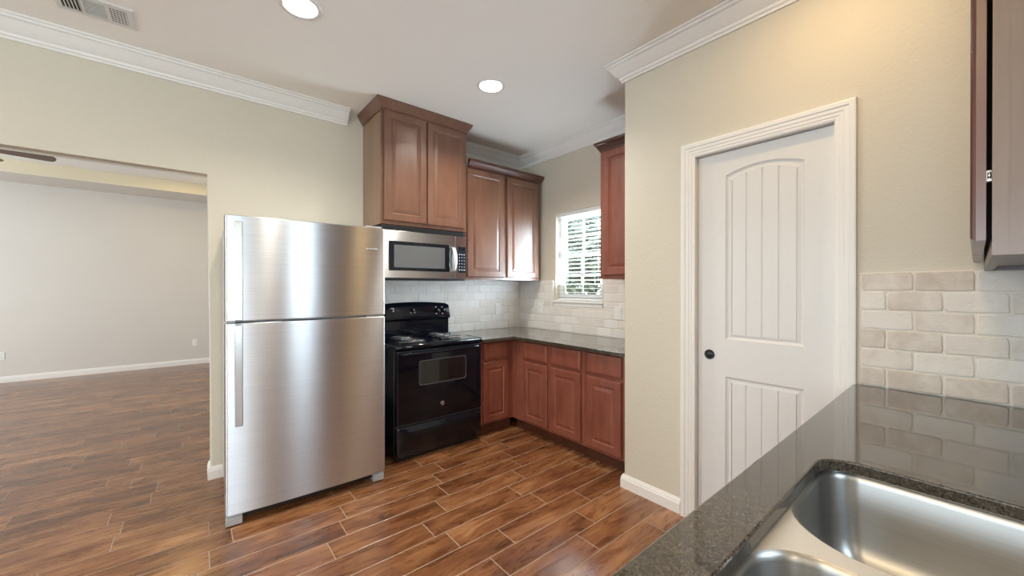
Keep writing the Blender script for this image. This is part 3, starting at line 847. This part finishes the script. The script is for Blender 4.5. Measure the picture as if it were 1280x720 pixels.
for k in range(30):
    a0_, a1_ = 2 * PI * k / 30, 2 * PI * (k + .75) / 30
    if 4.2 < a0_ < 5.2: continue
    ro, ri = .030, .0245
    def q(r, a): x, z = 1.540 + r * math.cos(a), 1.116 + r * math.sin(a); return mb.bm.verts.new(on_panel(x, z) + Vector((0, -.0012, 0)))
    mb.face([q(ri, a0_), q(ro, a0_), q(ro, a1_), q(ri, a1_)])
mb.build('dial_marking', M['mark'], bgd)
for (x, z, wx, wz) in ((1.352, 1.140, .026, .006), (1.362, 1.128, .006, .018), (1.358, 1.115, .016, .005), (1.396, 1.134, .020, .005), (1.402, 1.127, .005, .020), (1.414, 1.130, .005, .010),
                       (1.50, 1.157, .040, .004), (1.648, 1.132, .022, .005), (1.648, 1.126, .014, .006), (1.648, 1.120, .006, .007),
                       (1.780, 1.140, .016, .006), (1.845, 1.138, .016, .006), (1.818, 1.104, .005, .018), (1.777, 1.078, .014, .006), (1.843, 1.078, .014, .006)):
    mb = MB()
    v = [mb.bm.verts.new(on_panel(x + dx * wx / 2, z + dz * wz / 2) + Vector((0, -.0012, 0))) for dx, dz in ((-1, -1), (1, -1), (1, 1), (-1, 1))]
    mb.face(v)
    mb.build('panel_marking', M['mark'], bgd)
# oven door with raised window frame
od = MB(); fO = BACK(2.792)
def orr(a0, a1, b0, b1, r, wv): return [fO.p(u, v, wv) for u, v in rrect(a0, a1, b0, b1, r, 5)]
Z0, Z1 = .286, .846
def dl(i, wv): return orr(RX0 + .008 + i, RX1 - .008 - i, Z0 + i, Z1 - i, .012, wv)
od.loft([dl(0, .001), dl(0, .040), dl(.003, .046), dl(.010, .049)], True, True)
dr = od.build('oven_door', M['black'], rg, autosmooth=40)
m2 = MB()
def wl(i, wv): return orr(1.346 + i, 1.772 - i, .566 + i, .756 - i, .022, wv)
m2.loft([wl(-.004, .0485), wl(-.002, .0515), wl(.003, .0520), wl(.007, .0495)]); m2.build('window_frame', M['edge'], dr)
m2 = MB(); m2.loft([wl(.006, .0492), wl(.0061, .0497)], cap1=True); m2.build('oven_window', M['blackglass'], dr)
m2 = MB()
hp = [fO.p(RX0 + .045, .818, .047), fO.p(RX0 + .05, .822, .070), fO.p(RX0 + .075, .824, .082)] + [fO.p(RX0 + .075 + (RX1 - RX0 - .15) * k / 12, .824, .082 + .006 * math.sin(PI * k / 12)) for k in range(1, 12)] + [fO.p(RX1 - .075, .824, .082), fO.p(RX1 - .05, .822, .070), fO.p(RX1 - .045, .818, .047)]
m2.tube(hp, .0125, 10); m2.build('handle', M['black'], dr)
# round emblem with a scripted monogram
m2 = MB(); ec = fO.p(1.548, .396, .049)
m2.lathe([(.017, 0), (.017, -.002), (.0155, -.003), (.0145, -.0024), (0, -.0024)], ec, 'y', 32)
em = m2.build('emblem', M['chrome'], dr, label='small round silver emblem')
m2 = MB()
def cur(pts): m2.tube([ec + Vector((x, -.003, z)) for x, z in pts], .0007, 5)
cur([(-.002 + .0052 * math.cos(a), .0005 + .006 * math.sin(a)) for a in [math.radians(d) for d in range(50, 330, 20)]] + [(.001, -.0005), (-.002, -.0008)])
cur([(.0055 + .004 * math.cos(a), .003 + .003 * math.sin(a)) for a in [math.radians(d) for d in range(40, 280, 20)]] + [(.0045, -.0005)])
cur([(.0055 + .0045 * math.cos(a), -.0038 + .0034 * math.sin(a)) for a in [math.radians(d) for d in range(100, 340, 20)]])
m2.build('emblem_script', M['slot'], em)
# storage drawer with pressed-in pull
m2 = MB()
def sl(a0, a1, b0, b1, r, wv): return orr(a0, a1, b0, b1, r, wv)
m2.loft([sl(RX0 + .008, RX1 - .008, .045, .272, .008, .001), sl(RX0 + .008, RX1 - .008, .045, .272, .008, .038), sl(RX0 + .012, RX1 - .012, .049, .268, .008, .044),
         sl(RX0 + .06, RX1 - .06, .165, .250, .03, .044), sl(RX0 + .07, RX1 - .07, .175, .240, .028, .052), sl(RX0 + .085, RX1 - .085, .188, .228, .018, .054)], True, True)
m2.build('storage_drawer', M['black'], rg, autosmooth=60)
m2 = MB(); m2.box(RX0 + .008, RX1 - .008, 2.76, 2.80, .273, .284); m2.build('door_seal', M['edge'], rg)
m2 = MB(); m2.box(RX0 + .02, RX1 - .02, 2.795, 2.815, .006, .044); m2.build('kick_panel', M['blackmat'], rg)

# ------------------------------------------------------------------ microwave
mw = thing('microwave', (1.52, 3.15, 1.385), 'stainless steel over-the-range microwave under the tall cabinet', 'microwave')
MX0, MX1 = 1.138, 1.905
mb = MB(); mb.box(MX0, MX1, 2.985, 3.366, 1.388, 1.824, .004); mb.build('microwave_body', M['blackmat'], mw)
mb = MB(); mb.box(MX0 + .002, MX1 - .002, 2.965, 2.984, 1.785, 1.822, .003)
for k in range(5): mb.box(MX0 + .02, MX1 - .02, 2.9605, 2.966, 1.789 + k * .0064, 1.792 + k * .0064)
mb.build('vent_grille', M['blackmat'], mw)
fM = BACK(2.984)
def mr(a0, a1, b0, b1, r, wv): return [fM.p(u, v, wv) for u, v in rrect(a0, a1, b0, b1, r, 5)]
mb = MB(); mb.loft([mr(MX0, 1.788, 1.400, 1.781, .006, .001), mr(MX0, 1.788, 1.400, 1.781, .006, .036), mr(MX0 + .004, 1.784, 1.404, 1.777, .006, .042)], True, True)
md = mb.build('microwave_door', M['steel'], mw, autosmooth=40)
mb = MB(); mb.loft([mr(1.183, 1.733, 1.462, 1.696, .010, .0415), mr(1.183, 1.733, 1.462, 1.696, .010, .0435), mr(1.187, 1.729, 1.466, 1.692, .008, .045), mr(1.228, 1.684, 1.486, 1.668, .004, .045), mr(1.229, 1.683, 1.487, 1.667, .004, .0442)], False, False)
mb.build('door_frame', M['black'], md)
mb = MB(); mb.loft([mr(1.229, 1.683, 1.487, 1.667, .004, .0440), mr(1.2295, 1.6825, 1.4875, 1.6665, .004, .0443)], cap1=True); mb.build('door_window', M['mwglass'], md)
mb = MB()
hp = [fM.p(1.768, 1.468, .040), fM.p(1.768, 1.476, .055)] + [fM.p(1.768, 1.476 + .194 * k / 12, .055 + .026 * math.sin(PI * k / 12)) for k in range(1, 12)] + [fM.p(1.768, 1.670, .055), fM.p(1.768, 1.678, .040)]
lo = []
for p in hp:
    lo.append([p + Vector((a * .0165, b_ * .007, 0)) for a, b_ in ((-1, -.4), (-.7, -1), (.7, -1), (1, -.4), (1, .6), (.7, 1), (-.7, 1), (-1, .6))])
mb.loft(lo, True, True, smooth=True); mb.build('handle', M['satin'], md)
mb = MB(); mb.loft([mr(1.7895, MX1, 1.400, 1.781, .006, .001), mr(1.7895, MX1, 1.400, 1.781, .006, .036), mr(1.793, MX1 - .003, 1.404, 1.777, .006, .041)], True, True)
cp = mb.build('control_surround', M['steel'], mw, autosmooth=40)
mb = MB(); mb.loft([mr(1.816, 1.897, 1.456, 1.690, .004, .0405), mr(1.8165, 1.8965, 1.4565, 1.6895, .004, .0425)], cap1=True); pn = mb.build('keypad', M['panel'], cp)
mb = MB(); mb.loft([mr(1.824, 1.889, 1.658, 1.682, .002, .0423), mr(1.8245, 1.8885, 1.6585, 1.6815, .002, .0430)], cap1=True); mb.build('display', M['blackglass'], pn)
for r in range(6):
    for k in range(3):
        mb = MB(); x, z = 1.832 + k * .0245, 1.482 + r * .0275
        wx = .012 if r in (0, 5) else .006
        mb.box(x - wx / 2, x + wx / 2, .0424, .0434, z - .004, z + .004, .001, 1, fr=fM); mb.build('button', M['mark'], pn)
mb = MB(); mb.box(MX0 + .01, MX1 - .01, 2.955, 2.984, 1.386, 1.399, .002); mb.build('bottom_lip', M['blackmat'], mw)

# ------------------------------------------------------------------ window blind
bl_ = thing('window_blind', (2.975, 2.51, WZ0), 'white slatted blind hanging open inside the kitchen window', 'blind')
mb = MB(); mb.box(2.945, 2.998, WY0 + .006, WY1 - .006, WZ1 - .045, WZ1 - .002, .004); mb.build('headrail', M['blind'], bl_)
mb = MB()
zs = WZ0 + .045
while zs < WZ1 - .06:
    a = math.radians(7); hw_ = .0235
    P0 = [(2.972 - hw_ * math.cos(a), zs - hw_ * math.sin(a)), (2.972, zs + .0018), (2.972 + hw_ * math.cos(a), zs + hw_ * math.sin(a))]
    poly = P0 + [(x, z - .0022) for x, z in P0[::-1]]
    mb.prism(poly, Fr((0, 0, 0), (1, 0, 0), (0, 1, 0)), WY0 + .010, WY1 - .010)
    zs += .041
mb.build('slats', M['blind'], bl_)
mb = MB(); mb.box(2.950, 2.995, WY0 + .01, WY1 - .01, WZ0 + .006, WZ0 + .022, .004); mb.build('bottom_rail', M['blind'], bl_)
mb = MB()
for y in (WY0 + .10, WY1 - .10):
    for x in (2.947, 2.997): mb.tube([(x, y, WZ0 + .02), (x, y, WZ1 - .045)], .0009, 5)
mb.build('ladder_cord', M['blind'], bl_)

# ------------------------------------------------------------------ outlets and switch
def outlet(fr, u, v, wv, label, sw=False, group=None):
    t = thing('light_switch' if sw else 'wall_outlet', fr.p(u, v, wv), label, 'light switch' if sw else 'outlet', group)
    def rr(a, b_, r, w_): return [fr.p(x + u, y + v, wv + w_) for x, y in rrect(-a, a, -b_, b_, r, 4)]
    mb = MB(); mb.loft([rr(.035, .0575, .004, .0003), rr(.035, .0575, .004, .003), rr(.031, .0535, .004, .006)], cap0=True, cap1=True); pl_ = mb.build('cover_plate', M['outlet'], t)
    if sw:
        mb = MB(); mb.loft([rr(.0165, .033, .002, .0061), rr(.016, .0325, .002, .009)], cap1=True); mb.build('rocker', M['outlet'], t)
    else:
        for s_ in (-1, 1):
            def r2(a, b_, r, w_): return [fr.p(x + u, y + v + s_ * .0195, wv + w_) for x, y in rrect(-a, a, -b_, b_, r, 4)]
            mb = MB(); mb.loft([r2(.0165, .0145, .007, .0061), r2(.016, .014, .007, .008)], cap1=True); rc = mb.build('receptacle', M['outlet'], t)
            mb = MB()
            for dx, hh in ((-.0065, .0045), (.0065, .0035)): mb.box(u + dx - .001, u + dx + .001, wv + .0079, wv + .0084, v + s_ * .0195 - hh + .002, v + s_ * .0195 + hh + .002, fr=fr)
            mb.lathe([(.0022, 0), (0, 0)], fr.p(u, v + s_ * .0195 - .0075, wv + .0083), 'y' if abs(fr.W.y) > .5 else 'x', 10)
            mb.build('slots', M['slot'], rc)
    return t
outlet(BACK(YB), 2.588, 1.088, .0115, 'white outlet on the tile between the range and the corner')
outlet(SIDE(XW), -3.035, 1.10, .0115, 'white outlet on the tile between the corner and the window')
outlet(SIDE(XW), -2.035, 1.095, .0115, 'white switch plate on the tile right of the window, below the narrow cabinet', True)
outlet(BACK(8.62), .032, .372, .0005, 'white outlet low on the living room wall, nearer the opening edge')
outlet(BACK(8.62), -2.046, .372, .0005, 'white outlet low on the living room wall, at the left edge')

# ------------------------------------------------------------------ recessed ceiling lights
for (x, y), l in zip(LIGHTS, ('round recessed ceiling light cut by the top edge, nearer the vent', 'round recessed ceiling light above the refrigerator and range, nearer the corner')):
    t = thing('recessed_light', (x, y, CZ), l, 'ceiling light', 'recessed lights in the kitchen ceiling')
    mb = MB(); mb.lathe([(.080, CZ + .012), (.078, CZ - .002), (.082, CZ - .006), (.100, CZ - .005), (.103, CZ - .0006), (.080, CZ - .0004)], (x, y, 0), 'z', 48); mb.build('trim_ring', M['white'], t)
    mb = MB(); mb.lathe([(.0785, CZ + .004), (.066, CZ + .045), (.058, CZ + .062)], (x, y, 0), 'z', 48); mb.build('reflector', M['reflector'], t)
    mb = MB(); mb.lathe([(.0585, CZ + .060), (.03, CZ + .057), (0, CZ + .056)], (x, y, 0), 'z', 36); mb.build('lens', M['lens'], t)
    area('lamp_glow', (x, y, CZ + .050), (0, 0, 0), .10, .10, 10 if x < 1 else 16, (1.0, .92, .81), 'DISK')
# further cans of the open plan behind the viewpoint, and an added tray lamp
for (x, y, pw) in ((.79, .35, 1.0), (1.72, .35, 3.4), (-1.2, .2, 13), (-2.6, 1.6, 13), (-.9, -1.9, 13), (-2.7, -1.6, 13), (-.10, 7.15, 5)):
    CZ = 2.972 if y > 5 else 2.80
    if y > 5: t = thing('recessed_light', (x, y, CZ), 'unseen warm light added in the raised living room ceiling for the glow on its step', 'ceiling light')  # lamp added to give the tray step its golden glow
    else: t = thing('recessed_light', (x, y, CZ), 'round recessed ceiling light behind the viewpoint', 'ceiling light', 'recessed lights behind the viewpoint')
    mb = MB(); mb.lathe([(.070, CZ - .0005), (.078, CZ - .006), (.100, CZ - .005), (.103, CZ - .0006)], (x, y, 0), 'z', 36); mb.build('trim_ring', M['white'], t)
    mb = MB(); mb.lathe([(.072, CZ - .001), (.03, CZ - .004), (0, CZ - .0045)], (x, y, 0), 'z', 30); mb.build('lens', M['lens'], t)
    area('lamp_glow', (x, y, CZ - .008), (0, 0, 0), .12, .12, pw, (1.0, .70, .28) if y > 5 else (1.0, .66, .27) if y == .35 else (1.0, .74, .40), 'DISK')
CZ = 2.80

# ------------------------------------------------------------------ ceiling air register
vx0, vx1, vy0, vy1 = -.547, -.240, 2.862, 3.072
vt = thing('air_vent', ((vx0 + vx1) / 2, (vy0 + vy1) / 2, CZ), 'white louvred air register on the ceiling near the left crown moulding', 'vent')
mb = MB()
def vl(i, z): return [(vx0 + i, vy0 + i, z), (vx1 - i, vy0 + i, z), (vx1 - i, vy1 - i, z), (vx0 + i, vy1 - i, z)]
secs = [(vx0 + .030, vx0 + .100), (vx0 + .112, vx0 + .195), (vx0 + .207, vx1 - .030)]
sy0, sy1 = vy0 + .032, vy1 - .032
mb.fill([vl(.008, CZ - .009)] + [[(a, sy0, CZ - .009), (b_, sy0, CZ - .009), (b_, sy1, CZ - .009), (a, sy1, CZ - .009)] for a, b_ in secs])
mb.loft([vl(0, CZ - .0005), vl(.002, CZ - .006), vl(.008, CZ - .009)])
for a, b_ in secs: mb.loft([[(a, sy0, z), (b_, sy0, z), (b_, sy1, z), (a, sy1, z)] for z in (CZ - .009, CZ - .001)])
mb.build('register_frame', M['ventmetal'], vt)
mb = MB(); mb.box(vx0 + .02, vx1 - .02, vy0 + .02, vy1 - .02, CZ - .0012, CZ - .0004); mb.build('duct_shadow', M['slot'], vt)
mb = MB()
for k in range(5):
    x = secs[0][0] + .007 + k * .014; mb.prism([(x, CZ - .0015), (x + .003, CZ - .0015), (x + .009, CZ - .009), (x + .006, CZ - .009)], WORLD, sy0, sy1)
mb.build('louvre', M['ventmetal'], vt)
mb = MB()
for k in range(12):
    y = sy0 + .004 + k * .0122; mb.box(secs[1][0], secs[1][1], y, y + .0045, CZ - .009, CZ - .0065)
mb.build('louvre', M['ventmetal'], vt)
mb = MB()
for k in range(6):
    x = secs[2][0] + k * .0126; mb.box(x, x + .004, sy0, sy1, CZ - .009, CZ - .0062)
for k in range(8):
    y = sy0 + k * .0200; mb.box(secs[2][0], secs[2][1], y, y + .006, CZ - .0088, CZ - .006)
mb.build('louvre', M['ventmetal'], vt)
for x in (vx0 + .014, vx1 - .014):
    mb = MB(); mb.lathe([(.005, CZ - .009), (.004, CZ - .0105), (0, CZ - .011)], (x, (vy0 + vy1) / 2, 0), 'z', 12); mb.build('screw', M['ventmetal'], vt)

# ------------------------------------------------------------------ living-room ceiling fan
fh = Vector((-1.86, 6.62, 0))
fan = thing('ceiling_fan', (fh.x, fh.y, 2.972), 'dark-bladed ceiling fan in the living room, blade tips showing under the opening', 'ceiling fan')
mb = MB(); mb.lathe([(.07, 2.9715), (.07, 2.960), (.03, 2.94), (.013, 2.935), (.013, 2.86), (.06, 2.855), (.11, 2.835), (.115, 2.79), (.09, 2.765), (.05, 2.755), (.05, 2.72), (0, 2.715)], (fh.x, fh.y, 0), 'z', 32); mb.build('motor_housing', M['bronze'], fan)
for k in range(5):
    a = math.radians(9 + 72 * k); d = Vector((math.cos(a), math.sin(a), 0)); s_ = Vector((-d.y, d.x, 0))
    mb = MB(); outl = []
    hw0, hw1, r0_, r1_ = .055, .075, .17, .67
    ol = [(r0_, -hw0)] + [(r0_ + (r1_ - .05 - r0_) * j / 4, -(hw0 + (hw1 - hw0) * j / 4)) for j in range(1, 5)]
    ol += [(r1_ - .05 + .05 * math.sin(b_), -hw1 * math.cos(b_)) for b_ in [PI * j / 8 for j in range(1, 8)]]
    ol += [(r0_ + (r1_ - .05 - r0_) * j / 4, (hw0 + (hw1 - hw0) * j / 4)) for j in range(4, 0, -1)] + [(r0_, hw0)]
    L = [[fh + d * r + s_ * q_ + Vector((0, 0, 2.785 - q_ * .22 + z)) for r, q_ in ol] for z in (0, .006)]
    mb.loft(L, True, True); bd = mb.build('blade', M['fan_dark'], fan)
    mb = MB(); mb.box(0, 1, 0, 1, 0, 1); mb.bm.clear()
    mb.loft([[fh + d * r + s_ * q_ + Vector((0, 0, 2.793 + z)) for q_, z in ((-.02, 0), (.02, 0), (.02, .006), (-.02, .006))] for r in (.10, .16, .24)], True, True)
    mb.build('blade_bracket', M['bronze'], bd)

# ------------------------------------------------------------------ outdoors
g = MB(); g.box(-14, 14, -14, 16, -.5, -.3); struct(g, 'ground', M['lawn'])
def tree(x, y, h, r, label, seed, nleaf=8000):
    rng = random.Random(seed)
    t = thing('garden_tree', (x, y, -.3), label, 'tree', 'trees outside the kitchen window')
    mb = MB(); mb.tube([(x, y, -.3), (x + .05, y, h * .3), (x - .05, y + .05, h * .55), (x, y, h * .8)], [.13, .10, .07, .03], 10)
    for k in range(7):
        a = 2 * PI * k / 7; z = h * (.35 + .06 * k)
        mb.tube([(x, y, z), (x + .5 * r * math.cos(a), y + .5 * r * math.sin(a), z + .35), (x + .85 * r * math.cos(a), y + .85 * r * math.sin(a), z + .55)], [.05, .03, .012], 6)
    mb.build('trunk', M['bark'], t)
    mb = MB()
    for k in range(nleaf):
        while True:
            p = Vector((rng.uniform(-1, 1), rng.uniform(-1, 1), rng.uniform(-1, 1)))
            if .25 < p.length < 1: break
        c_ = Vector((x + p.x * r, y + p.y * r, h * .62 + p.z * h * .42))
        d = Vector((rng.gauss(0, 1), rng.gauss(0, 1), rng.gauss(0, 1))).normalized(); e = d.orthogonal().normalized(); s_ = rng.uniform(.07, .12)
        v = [mb.bm.verts.new(c_ + q_) for q_ in (-d * s_, e * s_ * .45, d * s_, -e * s_ * .45)]
        mb.face(v)
    mb.build('foliage', M['leaf'], t)
tree(6.1, 4.9, 4.4, 1.7, 'leafy green tree seen through the blind of the kitchen window', 1)
tree(9.2, 8.2, 4.8, 1.7, 'second leafy tree further off beyond the kitchen window', 2)
